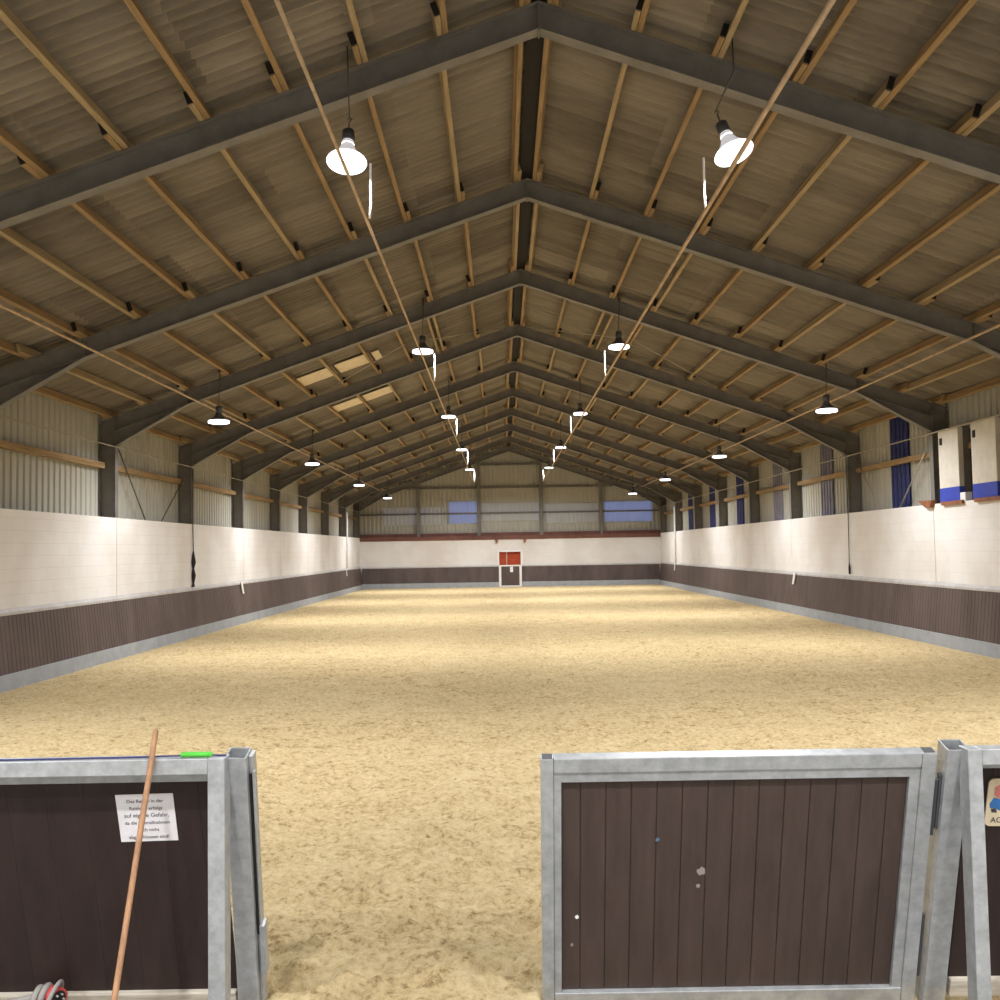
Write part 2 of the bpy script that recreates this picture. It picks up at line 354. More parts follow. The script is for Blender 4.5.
# ------------------------------------------------------------------ side walls
def trapez(y0, y1, x, z0, z1, sgn, pitch=.28, amp=.035):
    """vertical ribs on a plane x=const"""
    mb = MB(); pts = []; y = y0
    k = 0
    seq = ((0, 0), (.34, 0), (.44, 1), (.90, 1), (1.0, 0))
    while y < y1:
        for fr, a in seq[:-1]: pts.append((y+fr*pitch, a*amp))
        y += pitch
    pts.append((y, 0)); pts = [p for p in pts if p[0] <= y1+.001]
    for yy, a in pts: mb.v += [(x+sgn*a, yy, z0), (x+sgn*a, yy, z1)]
    mb.f = [(2*i, 2*i+1, 2*i+3, 2*i+2) for i in range(len(pts)-1)]
    return mb
for s, nm in ((-1, 'left'), (1, 'right')):
    mb = MB()
    ks = [-1]+list(range(0, 11))
    for k in range(-1, 11):
        a = Yk(k)+(.012 if k >= 0 else 2.8); b = Yk(k+1)-.012
        if k == 10: b = FAR
        xs_ = sorted((s*10.0, s*10.56)); mb.box(xs_[0], xs_[1], a, b, -.1, WT)
        for q in (a, ): pass
    xs_ = sorted((s*10.03, s*10.2)); mb.box(xs_[0], xs_[1], -3, FAR, -.1, WT-.02)
    o = mb.build('wall_'+nm, M['block']); struct(o, 'white painted block wall along the %s long side' % nm, 'wall')
    c = trapez(-3, 67, s*10.46, 3.2, 6.35, -s).build('cladding', M['clad'], o)
    c['label'] = 'grey green corrugated steel cladding above the white wall'
    # kickboard
    lo, hi = (9.84, .29), (9.955, 1.39)
    nb = int((66.3-5.7)/.16); mb = MB(); yy = 5.7; v = []
    for i in range(nb+1):
        y = 5.7+i*.16
        v += [(y, 0), (y+.012, .011), (y+.148, .011)]
    for (y, a) in v: mb.v += [(s*(lo[0]-a), y, lo[1]), (s*(hi[0]-a), y, hi[1])]
    mb.f = [(2*i, 2*i+1, 2*i+3, 2*i+2) for i in range(len(v)-1)]
    root = empty('baseboard_'+nm, (s*9.9, 5.7, 0))
    struct(root, 'dark brown grooved kickboard leaning along the %s long side of the sand' % nm, 'kickboard')
    for oo in (mb.build('kick_boards', M['kick'], root),
               MB().prism([(s*9.93, 1.385), (s*9.93, 1.44), (s*10.0, 1.50), (s*10.0, 1.385)], 5.6, 66.3).build('top_ledge', M['ledge'], root),
               MB().prism([(s*9.80, -.1), (s*9.805, .30), (s*9.99, .33), (s*9.99, -.1)], 5.6, 66.3).build('plinth', M['plinth'], root)):
        oo.matrix_parent_inverse = Matrix.Translation((-s*9.9, -5.7, 0))
# dusky window strips and blue sheets in the right cladding
for i, (a, b, m, t, z1) in enumerate(((26.78, 28.05, 'blue', 'deep blue ribbed strip in the right cladding beside the white panels', 6.1), (32.95, 34.3, 'bluegrey', 'dull violet grey strip in the right cladding, second from the camera', 6.1),
                     (38.95, 40.3, 'bluegrey', 'dull violet grey strip in the right cladding, third from the camera', 6.1), (45.25, 46.6, 'blue', 'deep blue strip in the right cladding, fourth from the camera', 6.1),
                     (51.3, 52.6, 'blue', 'deep blue strip in the right cladding, fifth from the camera', 6.1), (57.3, 58.6, 'blue', 'deep blue strip in the right cladding, farthest from the camera', 6.1),
                     (20.6, 21.5, 'blue', 'deep blue strip in the right cladding nearest the camera', 6.1))):
    w += 1
    q = trapez(a, b, 10.425, 3.25, z1, -1, .28, .035).build('window_%d' % w, M[m]); struct(q, t, 'window')

# ------------------------------------------------------------------ far gable wall
mb = MB()
DX0, DX1 = -.76, .70
mb.box(-10.5, DX0, 66.55, 67.1, -.1, 3.15).box(DX1, 10.5, 66.55, 67.1, -.1, 3.15).box(DX0, DX1, 66.55, 67.1, 2.32, 3.15).box(DX0, DX1, 66.55, 67.1, -.1, 1.45)
fw = mb.build('wall_far', M['block']); struct(fw, 'white painted block wall at the far end of the arena', 'wall')
# cladding of the gable: vertical ribs along x
mb = MB(); pts = []; x = -10.45
while x < 10.45:
    for fr, a in ((0, 0), (.34, 0), (.44, 1), (.90, 1)): pts.append((x+fr*.28, a*.035))
    x += .28
PANES = ((-4.2, -2.15, 4.25, 5.75), (6.25, 9.5, 4.2, 5.6), (-1.95, 1.95, 4.4, 5.6), (2.3, 5.9, 4.2, 5.5), (-8.6, -4.5, 4.2, 5.4))
for (xa, a), (xb, b) in zip(pts[:-1], pts[1:]):
    mid = (xa+xb)/2; za, zb = ZT+.24-SL*abs(xa), ZT+.24-SL*abs(xb); hit = [q for q in PANES if q[0]+.1 < mid < q[1]-.0]
    segs = [(3.1, 3.1, za, zb)] if not hit else [(3.1, 3.1, hit[0][2]+.04, hit[0][2]+.04), (hit[0][3]-.04, hit[0][3]-.04, za, zb)]
    for z0a, z0b, z1a, z1b in segs: mb.add([(xa, 67.03-a, z0a), (xb, 67.03-b, z0b), (xb, 67.03-b, z1b), (xa, 67.03-a, z1a)], [(0, 1, 2, 3)])
c = mb.build('wall_gable', M['clad']); struct(c, 'grey green ribbed steel cladding filling the far gable', 'wall')
o = MB().box(-10.2, 10.2, 66.5, 66.88, 3.15, 3.42).box(-10.2, 10.2, 66.72, 66.88, 3.42, 3.62).build('trim_1', M['redtrim'])
struct(o, 'dark red board lying on top of the far white wall', 'board')
def gable_pane(x0, x1, z0, z1, m, t):
    global w
    w += 1; mb = MB(); x = x0; pts = []
    while x < x1:
        for fr, a in ((0, 0), (.34, 0), (.44, 1), (.90, 1)): pts.append((x+fr*.28, a*.035))
        x += .28
    for xx, a in pts: mb.v += [(xx, 66.99-a, z0), (xx, 66.99-a, z1)]
    mb.f = [(2*i, 2*i+1, 2*i+3, 2*i+2) for i in range(len(pts)-1)]
    struct(mb.build('window_%d' % w, m), t, 'window')
gable_pane(-4.2, -2.15, 4.25, 5.75, M['winblue'], 'blue dusk lit ribbed pane left of the middle in the far gable')
gable_pane(6.25, 9.5, 4.2, 5.6, M['winblue'], 'wide blue dusk lit ribbed pane at the right of the far gable')
gable_pane(-1.95, 1.95, 4.4, 5.6, M['winpale'], 'faint pale ribbed pane in the middle bay of the far gable')
gable_pane(2.3, 5.9, 4.2, 5.5, M['winpale'], 'faint pale ribbed pane between the blue pane and the middle of the far gable')
gable_pane(-8.6, -4.5, 4.2, 5.4, M['winpale'], 'faint pale ribbed pane at the left of the far gable')
for i, xx in enumerate((-6.1, -2.06, 2.10, 6.1)):
    zt = ZB-SL*abs(xx)+.1
    mb = MB().box(xx-.11, xx+.11, 66.62, 66.64, 3.15, zt).box(xx-.11, xx+.11, 66.84, 66.86, 3.15, zt).box(xx-.01, xx+.01, 66.63, 66.85, 3.15, zt)
    o = mb.build('gable_post', M['steel']); tag(o, 'grey steel post standing on the far wall, %s of four from the left' % ORD[i+1], 'post', 'steel posts of the far gable')
for i, (z, x1) in enumerate(((4.93, 10.0), (6.64, 6.9), (8.18, 2.1))):
    o = MB().box(-x1, x1, 66.87, 66.945, z-.06, z+.06).build('gable_rail', M['steel'])
    tag(o, 'dark horizontal rail across the far gable, %s one from the bottom' % ORD[i+1], 'rail', 'rails of the far gable')
# far kickboard with the small gate
root = empty('baseboard_far', (0, 66.3, 0)); struct(root, 'dark brown kickboard along the far end with a small gate in the middle', 'kickboard')
for a, b in ((-9.86, DX0-.02), (DX1+.05, 9.86)):
    mb = MB(); v = []; n = int((b-a)/.16)
    for i in range(n+1): v += [(a+i*.16, 0), (a+i*.16+.012, .011), (min(a+i*.16+.148, b), .011)]
    for x, q in v: mb.v += [(x, .02-q, .33), (x, .14-q, 1.36)]
    mb.f = [(2*i, 2*i+1, 2*i+3, 2*i+2) for i in range(len(v)-1)]
    mb.build('kick_boards', M['kick'], root)
    MB().prism([(.10, 1.35), (.10, 1.38), (.24, 1.43), (.24, 1.35)], a, b, 'X').build('top_ledge', M['ledge'], root)
    MB().prism([(-.02, -.1), (-.01, .34), (.24, .36), (.24, -.1)], a, b, 'X').build('plinth', M['plinth'], root)
d = empty('door_1', (-.03, 66.5, 0)); struct(d, 'small opening in the far wall with red boards behind white jambs', 'door')
MB().box(DX0, DX1, .16, .2, 1.45, 2.32).build('red_boards', M['red'], d).matrix_parent_inverse = Matrix.Translation((.03, 0, 0))
MB().box(-.26, -.19, .12, .17, 1.45, 2.32).build('strip', M['palewood'], d)
MB().box(-.86, -.72, -.05, .14, 1.45, 2.34).build('jamb', M['white'], d)
MB().box(.70, .84, -.05, .14, 1.45, 2.34).build('jamb', M['white'], d)
MB().box(-.86, .84, -.05, .14, 2.32, 2.42).build('lintel', M['white'], d)
g = empty('small_gate', (-.03, 66.25, 0)); tag(g, 'small white framed brown gate in the middle of the far kickboard', 'gate')
MB().box(-.76, -.60, -.04, .04, .02, 1.45).build('frame_post', M['white'], g)
MB().box(.60, .76, -.04, .04, .02, 1.45).build('frame_post', M['white'], g)
MB().box(-.60, .60, -.04, .04, 1.36, 1.45).build('top_bar', M['white'], g)
MB().box(-.60, .60, -.04, .04, .02, .10).build('bottom_bar', M['white'], g)
MB().box(-.60, .60, -.005, .02, .10, 1.36).build('board_panel', M['kick'], g)
o = MB().box(-.02, .18, -.07, -.05, .98, 1.34).build('letter_board', M['white'], g)
for xx, t in ((-1.02, 'left'), (.86, 'right')):
    o = MB().prism([(xx, 3.14), (xx+.2, 3.14), (xx+.13, 2.9), (xx+.07, 2.9)], 66.40, 66.55).build('wall_bracket', M['brown'])
    tag(o, 'small brown bracket at the top of the far wall, %s of the red opening' % t, 'bracket', 'brackets over the far opening')
# wall behind the camera closes the hall
o = MB().box(-10.4, 10.4, -3.2, -3.0, -.1, 3.4).prism([(-10.4, 3.4), (10.4, 3.4), (10.4, 6), (0, 9.8), (-10.4, 6)], -3.2, -3.0).build('wall_near', M['clad'])
struct(o, 'grey clad wall at the entrance end', 'wall')

# ------------------------------------------------------------------ portal frames
def i_rafter(s):
    web = MB().prism([(0, ZT), (s*10.4, ZT-SL*10.4), (s*10.4, 5.2), (s*10.0, 5.18), (s*8.25, ZB-SL*8.25), (0, ZB)], -.006, .006)
    fl = MB()
    def plate(p, q, t=.018, hw=.10):
        d = Vector((q[0]-p[0], q[1]-p[1])).normalized(); n = Vector((-d.y, d.x))*t/2
        fl.prism([(p[0]-n.x, p[1]-n.y), (q[0]-n.x, q[1]-n.y), (q[0]+n.x, q[1]+n.y), (p[0]+n.x, p[1]+n.y)], -hw, hw)
    plate((0, ZT-.009), (s*10.4, ZT-SL*10.4-.009))
    plate((0, ZB+.009), (s*8.25, ZB-SL*8.25+.009))
    plate((s*8.25, ZB-SL*8.25+.009), (s*10.0, 5.18))
    return web, fl
frame0 = None
def make_frame():
    r = empty('portal_frame')
    for s in (-1, 1):
        web, fl = i_rafter(s)
        rf = web.build('rafter', M['steel'], r)
        fl.build('flange', M['steel'], rf)
        MB().prism([(s*8.3, ZB-SL*8.25-.02), (s*10.0, ZB-SL*10.0+.0), (s*10.0, ZB-SL*10.0+.02), (s*8.25, ZB-SL*8.25+.015)], -.09, .09).build('haunch_flange', M['steel'], rf)
        MB().box(min(s*8.24, s*8.26), max(s*8.24, s*8.26), -.09, .09, ZB-SL*8.25, ZT-SL*8.25-.02).build('stiffener', M['steel'], rf)
        col = MB().box(min(s*10.01, s*10.4), max(s*10.01, s*10.4), -.006, .006, WT+.005, 5.72).build('column', M['steel'], r)
        f = MB()
        f.box(min(s*10.0, s*10.016), max(s*10.0, s*10.016), -.10, .10, WT+.005, ZT-SL*10.0-.02)
        f.box(min(s*10.385, s*10.4), max(s*10.385, s*10.4), -.10, .10, WT+.005, 5.70)
        f.build('flange', M['steel'], col)
        MB().box(min(s*10.016, s*10.385), max(s*10.016, s*10.385), -.09, .09, 5.165, 5.18).build('stiffener', M['steel'], col)
    MB().box(-.012, .012, -.10, .10, ZB-.03, ZT+.0).build('ridge_plate', M['steel'], r)
    return r
f0 = make_frame()
for k in range(2, 12):
    f = f0 if k == 2 else copy_tree(f0)
    f.location = (0, Yk(k) if k < 11 else 66.45, 0)
    n = k-1
    t = ('dark grey steel portal frame spanning the roof, nearest the camera' if n == 1 else
         'dark grey steel portal frame standing against the far gable' if k == 11 else
         'dark grey steel portal frame spanning the roof, %s counted from the camera' % ORD[n])
    tag(f, t, 'steel frame', 'steel portal frames along the hall')

# ------------------------------------------------------------------ timber purlins (each lapping the next over a rafter)
def purlin_mesh(L0, m):
    me = MB().box(-.035, .035, -L0/2, L0/2, 0, .165).build('purlin', m)
    return me
pa = purlin_mesh(B+1.1, M['timber']); pb = purlin_mesh(B+1.1, M['timber2'])
random.seed(3); first = [pa, pb]; used = {0: False, 1: False}
def place_purlin(x, k, sgn, label, which):
    o = first[which]
    if used[which]: o = o.copy(); C.objects.link(o)
    used[which] = True
    off = .037 if k % 2 else -.037
    X = sgn*x+off
    o.rotation_euler = (0, sgn*math.atan(SL), 0)
    yc = Yk(k)+B/2
    o.location = (X, yc if k < 10 else Yk(10)+B/2-.4, roof_z(X, .004)+(.0 if True else 0))
    tag(o, label, 'roof beam', 'timber purlins under the roof sheets')
for k in range(1, 11):
    for sgn, side in ((-1, 'left'), (1, 'right')):
        for i, x in enumerate(PX):
            bay = '%s bay from the camera' % ORD[k] if k < 10 else 'last bay before the gable'
            place_purlin(x, k, sgn, 'timber purlin, %s from the ridge, %s slope, %s' % (ORD[i+1], side, bay), 0 if (k+i) % 3 else 1)
for sgn, side in ((-1, 'left'), (1, 'right')):
    o = MB().box(-.03, .03, -B/2+.1, B/2-.1, 0, .165).build('purlin', M['timber2']); o.rotation_euler = (0, sgn*math.atan(SL), 0)
    X = sgn*2.42; o.location = (X, Yk(4)+B/2, roof_z(X, .004)); tag(o, 'extra timber purlin doubled beside another, %s slope, fourth bay from the camera' % side, 'roof beam', 'timber purlins under the roof sheets')
# black cleats where purlins meet the frames
cl0 = None
for k in range(2, 8):
    for sgn, side in ((-1, 'left'), (1, 'right')):
        for i, x in enumerate(PX[1:9]):
            off = (.037 if k % 2 else -.037)
            # the shorter lapping piece ends short of the rafter: steel cleat on its end
            X = sgn*x+off
            if cl0 is None: cl0 = MB().box(-.036, .036, -.012, .012, .012, .172).build('purlin_cleat', M['gap']); o = cl0
            else: o = cl0.copy(); C.objects.link(o)
            o.rotation_euler = (0, sgn*math.atan(SL), 0); o.location = (X-(.0), Yk(k)-.565, roof_z(X, .004))
            tag(o, 'black cleat, %s purlin from the ridge, %s slope, at %s steel frame' % (ORD[i+2], side, ORD[k-1]), 'cleat', 'black purlin cleats at the frames')

# ------------------------------------------------------------------ wall rails and braces
for s, side in ((-1, 'left'), (1, 'right')):
    for k in range(3 if s < 0 else 3, 11):
        b = Yk(k+1)-.11 if k < 10 else 66.4
        x0, x1 = sorted((s*10.25, s*10.39))
        o = MB().box(x0, x1, Yk(k)+.11, b, 4.62, 4.76).build('wall_rail', M['timber'])
        tag(o, 'horizontal timber rail on the %s cladding, %s visible bay from the camera' % (side, ORD[k-2]), 'rail', 'timber rails on the side cladding')
def rod(name, pts, r, m, label, cat, group=None, n=6):
    o = MB().tube(pts, r, n).build(name, m, None, True); tag(o, label, cat, group); return o
rod('brace', [(-10.2, 25.0, 5.25), (-10.2, 27.0, 3.44)], .018, M['wire'], 'thin diagonal steel brace on the left cladding, nearer leg of the V', 'brace', 'thin braces on the side cladding')
rod('brace', [(-10.2, 30.2, 4.75), (-10.2, 28.3, 3.44)], .018, M['wire'], 'thin diagonal steel brace on the left cladding, farther leg of the V', 'brace', 'thin braces on the side cladding')
rod('brace', [(10.2, 30.2, 5.0), (10.2, 28.5, 3.44)], .022, M['palewire'], 'thin diagonal steel brace on the right cladding, farther leg of the V', 'brace', 'thin braces on the side cladding')
rod('brace', [(10.2, 25.3, 4.75), (10.2, 27.0, 3.44)], .022, M['palewire'], 'thin diagonal steel brace on the right cladding beside the blue strip', 'brace', 'thin braces on the side cladding')
for s, side in ((-1, 'left'), (1, 'right')):
    rod('tie_wire', [(s*9.95, 12, 5.13), (s*9.95, 66.3, 5.13)], .014 if s < 0 else .02, M['palewire'], 'pale wire stretched along the %s wall at the height of the frame knees' % side, 'wire')
    # diagonal wind bracing rods below the roof in the third bay
    for a, b, t in (((s*.3, Yk(5)-.2), (s*2.9, Yk(5)-2.6), 'inner'), ((s*6.1, Yk(5)-.3), (s*3.2, Yk(5)-2.8), 'outer')):
        rod('wind_brace', [(a[0], a[1], roof_z(a[0], -.02)), (b[0], b[1], roof_z(b[0], -.02))], .012, M['palewire'], 'thin diagonal bracing rod under the %s roof slope, %s one' % (side, t), 'brace', 'thin roof bracing rods')

# ------------------------------------------------------------------ sprinkler pipes and risers
for x, z, y0, y1, r, t in ((-2.20, 6.60, 3.5, 60.9, .020, 'inner left'), (2.00, 6.60, 3.5, 60.9, .026, 'inner right'), (-7.93, 6.20, 4, 60.9, .024, 'outer left'), (8.02, 6.17, 4, 60.9, .026, 'outer right')):
    rod('sprinkler_pipe', [(x, y0, z), (x, y1, z)], r, M['pipe'], 'thin rust coloured water pipe running the length of the hall, the %s one' % t, 'pipe', 'long water pipes under the roof', 8)
for k in (2, 4, 6, 8, 10):
    for x, t in ((-2.145, 'left'), (2.02, 'right')):
        y = Yk(k)-.12
        o = MB().tube([(x, y, 7.32), (x, y, 7.31), (x, y, 6.80), (x, y, 6.78), (x-math.copysign(.02, -x), y+.02, 6.63)], .013+.0012*k, 6).build('sprinkler_riser', M['white'], None, True)
        tag(o, 'white upright plastic riser on the inner %s water pipe, %s from the camera' % (t, ORD[k//2]), 'pipe', 'white risers on the inner water pipes')

# ------------------------------------------------------------------ high bay lamps
def make_lamp(near):
    L = empty('high_bay_lamp')
    hz = .30 if near else .26
    MB().lathe([(.02, hz+.16), (.075, hz+.15), (.08, hz+.02), (.07, hz)], 20, None, True).build('housing', M['housing'], L, True)
    if near:
        rf = MB().lathe([(.07, .30), (.085, .22), (.11, .16), (.17, .08), (.235, .0)], 28).build('reflector', M['bloom_shell'], L, True)
        MB().lathe([(.02, .02), (.06, .04), (.085, .10), (.09, .17), (.08, .25), (.03, .29)], 20, None, True).build('bulb', M['bulb'], L, True)
        MB().tube([(.235*math.cos(a), .235*math.sin(a), 0) for a in [2*PI*i/28 for i in range(28)]], .012, 6, True).build('rim', M['rim'], L, True)
    else:
        MB().lathe([(.07, .26), (.10, .18), (.17, .12), (.25, .04), (.255, .02)], 28).build('reflector', M['refl'], L, True)
        MB().lathe([(.001, -.01), (.22, -.01), (.255, 0), (.255, .05), (.24, .06)], 28).build('lens', M['rim'], L, True)
    MB().tube([(0, 0, hz+.16), (.0, 0, hz+.30), (.03, 0, hz+.33), (0, 0, hz+.36), (-.02, 0, hz+.33)], .01, 6).build('hook', M['wire'], L, True)
    return L
protoN = make_lamp(True); protoF = make_lamp(False); usedL = {'n': False, 'f': False}
lampdata = {}
def spot(x, y, z, wt, par):
    if wt not in lampdata:
        l = bpy.data.lights.new('lamp_light', 'AREA'); l.shape = 'DISK'; l.size = .40; l.energy = wt; l.color = LAMP_COL; l.spread = math.radians(158)
        lampdata[wt] = l
    o = bpy.data.objects.new('lamp_light', lampdata[wt]); C.objects.link(o); o.parent = par; o.location = (0, 0, -.018)
    return o
def lamp(x, y, z, k, row, wt, near=False):
    key = 'n' if near else 'f'; p = protoN if near else protoF
    o = p if not usedL[key] else copy_tree(p)
    return o
def put_lamps():
    spec = []
    for k in (0, 2, 4, 6, 8, 10):
        for x, z, row in ((-2.44, 7.33, 'inner left row'), (2.375, 7.36, 'inner right row'), (-7.45, 5.68, 'outer left row'), (7.42, 5.70, 'outer right row')):
            spec.append((k, x, z, row))
    for k, x, z, row in spec:
        near = (k == 2 and 'inner' in row) or (k == 0 and 'inner' in row)
        p = protoN if near else protoF; key = 'n' if near else 'f'
        if usedL[key]: o = copy_tree(p)
        else: o = p
        usedL[key] = True; todo.append((o, k, x, z, row))
todo = []; put_lamps()
for o, k, x, z, row in todo:
    y = Yk(k)-.15
    if k == 2 and 'inner' in row: y -= .22; z -= .085; x -= math.copysign(.035, x)
    o.location = (x, y, z)
    if k == 2 and 'inner' in row: o.rotation_euler = (-.28, .22 if x > 0 else -.05, 0); o.rotation_euler.y = (-.27 if x > 0 else .02)
    tag(o, 'hanging high bay lamp in the %s, %s' % (row, 'over the entrance behind the camera' if k == 0 else ORD[k//2]+' from the camera'), 'lamp', 'high bay lamps under the roof')
    spot(x, y, z, NEAR_W if k == 0 else (LAMP_W if 'inner' in row else OUTER_W), o)
    if k >= 2:
        top = roof_z(x, .15)
        hk = Vector((x, y, z)) + o.rotation_euler.to_matrix() @ Vector((0, 0, .655 if (k == 2 and 'inner' in row) else .615)); zz = hk.z
        rod('lamp_cable', [tuple(hk), (x+.03, y, (zz+top)/2), (x+.02, y, top)], .008+.0012*k, M['wire'], 'thin black cable holding the %s lamp of the %s' % (ORD[k//2], row), 'cable', 'suspension cables of the lamps', 5)

# ------------------------------------------------------------------ things on the side walls
def frills(pts, r, m, name, label, cat): return rod(name, pts, r, m, label, cat, None, 8)
frills([(-9.96, 30.4, 5.1), (-9.97, 30.42, 3.5), (-9.96, 30.43, 2.6), (-9.95, 30.42, 2.25), (-9.95, 30.4, 2.05), (-9.95, 30.43, 1.85), (-9.95, 30.4, 1.6), (-9.95, 30.4, 1.5)],
       [.012, .014, .016, .075, .03, .07, .03, .055], M['black'], 'hanging_cable', 'black cable with plugs hanging down the left white wall beside a joint', 'cable')
frills([(9.96, 30.4, 5.1), (9.97, 30.42, 3.5), (9.96, 30.43, 1.9), (9.95, 30.4, 1.75), (9.95, 30.4, 1.55)], [.010, .012, .012, .035, .03], M['black'], 'hanging_cable', 'thin dark cable hanging down the right white wall', 'cable')
for s, y, side, dist in ((-1, 35.8, 'left', 'nearer'), (1, 35.9, 'right', 'nearer'), (-1, 59.9, 'left', 'farther'), (1, 60.6, 'right', 'farther')):
    x = s*9.87
    o = MB().prism([(y-.13, 1.47), (y+.06, 1.47), (y+.32, 1.05), (y+.13, 1.05)], min(x, x+s*.03), max(x, x+s*.03), 'X').build('letter_marker', M['white'])
    tag(o, 'small white tilted marker board on the %s kickboard, %s one' % (side, dist), 'marker', 'white markers on the kickboards')
for s, side in ((-1, 'left'), (1, 'right')):
    rod('drain_pipe', [(s*9.93, 60.6, 4.9), (s*9.93, 60.6, 1.5)], .045, M['white'], 'slim white vertical pipe on the %s wall near the far end' % side, 'pipe')
# white panels with a blue band on the right wall
for i, (y0, y1, t) in enumerate(((23.06, 24.1, 'farther'), (21.3, 22.42, 'nearer'), )):
    p = empty('upright_panel', (10.06, (y0+y1)/2, WT+.03)); h = (y1-y0)/2
    tag(p, 'tall white panel with blue lower band on the right wall, %s one' % t, 'panel', 'white and blue panels on the right wall')
    MB().box(-.05, .07, -h, h, .32, 1.70).build('white_board', M['beige'], p, False, .01)
    MB().box(-.052, .072, -h, h, 0, .32).build('blue_band', M['royal'], p)
    MB().box(-.075, -.05, h-.22, h-.12, 1.36, 1.52).build('handle', M['black'], p)
    MB().box(.07, .24, -h+.02, -h+.08, 0, 1.72).build('side_post', M['steel'], p)
    o = MB().box(9.93, 9.995, y0-.25, y1-.2, WT-.06, WT+.025).build('support_board', M['brown']); tag(o, 'red brown board lying on the right wall under the %s white and blue panel' % t, 'board', 'boards under the white and blue panels')
w += 1
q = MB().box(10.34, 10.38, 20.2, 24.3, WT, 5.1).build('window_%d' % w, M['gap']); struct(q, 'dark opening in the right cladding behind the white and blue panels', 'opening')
o = MB().prism([(24.35, WT+.09), (25.15, WT+.11), (24.7, WT-.08), (24.45, WT-.08)], 9.9, 10.05, 'X').build('wall_bracket', M['brown']); tag(o, 'brown wedge shaped bracket on the right wall beside the panels', 'bracket')
o = MB().box(9.99, 10.15, 22.75, 23.0, WT+.002, WT+.2).build('small_box', M['white']); tag(o, 'small white box on the right wall between the two panels', 'box')

# ------------------------------------------------------------------ foreground gates and barriers
TH = math.atan(.42/1.41)
def lean(name, x, y=5.635): return empty(name, (x, y, 0), (TH, 0, 0))
U = 1.475
# boards with grooves
def boards(x0, x1, u0, u1, pitch, first, y=0.0, gap=.0022):
    mb = MB(); xs = [x0]; x = first
    while x < x1: xs.append(x); x += pitch
    xs.append(x1)
    for a, b in zip(xs[:-1], xs[1:]):
        mb.box(a+gap, b-gap, y-.012, y+.012, u0, u1)
    mb.box(x0, x1, y-.006, y+.012, u0, u1)
    return mb
g = lean('arena_gate', .61); tag(g, 'sloping gate leaf of brown boards in a galvanised frame standing right of the opening', 'gate')
X = lambda a: a-.61
MB().box(X(-.405), X(-.340), -.035, .035, -.07, U-.015).build('frame_stile', M['galv'], g, False, .004)
MB().box(X(1.555), X(1.63), -.035, .035, -.07, U-.015).build('frame_stile', M['galv'], g, False, .004)
MB().box(X(-.338), X(1.553), -.035, .035, U-.095, U-.015).build('top_rail', M['galv'], g, False, .004)
MB().box(X(-.338), X(1.553), -.035, .035, -.07, .055).build('bottom_rail', M['galv'], g, False, .004)
MB().box(X(-.338), X(-.300), -.026, .02, .056, U-.097).build('inner_angle', M['galv'], g)
MB().box(X(1.500), X(1.553), -.026, .02, .056, U-.097).build('inner_angle', M['galv'], g)
MB().box(X(-.300), X(1.500), -.026, .02, U-.150, U-.097).build('inner_angle', M['galv'], g)
boards(X(-.299), X(1.499), .056, U-.151, .133, X(-.199), .008).build('board_panel', M['board'], g, False, .003)
def hole(par, x, u, w_, d_, name='tube_opening'):
    return MB().box(x-w_, x+w_, -d_, d_, u+.0005, u+.003).build(name, M['galv_dark'], par)
hole(g, X(-.372), U-.015, .026, .026); hole(g, X(1.592), U-.015, .028, .026)
def splash(par, x, u, r, m, seed):
    random.seed(seed); n = 12; pts = [(x+r*random.uniform(.6, 1.1)*math.cos(2*PI*i/n), u+r*1.1*random.uniform(.6, 1.1)*math.sin(2*PI*i/n)) for i in range(n)]
    MB().prism(pts, -.0055, -.0042).build('paint_spot', m, par)
chalk = mat('chalk_mark', (.30, .26, .25), .8); blm = mat('blue_mark', (.10, .17, .25), .8)
def ul(z): return z/math.cos(TH)
splash(g, X(.445), ul(.745), .026, chalk, 1); splash(g, X(.208), ul(.93), .013, blm, 2); splash(g, X(-.215), ul(.49), .012, M['white'], 3); splash(g, X(-.243), ul(.325), .010, chalk, 4); splash(g, X(.43), ul(.66), .012, chalk, 5)
MB().tube([(X(1.645), -.01, .98), (X(1.645), -.01, 1.30)], .012, 8).build('hinge_pin', M['galv_dark'], g)
MB().tube([(X(1.645), -.01, .12), (X(1.645), -.01, .50)], .012, 8).build('hinge_pin', M['galv_dark'], g)

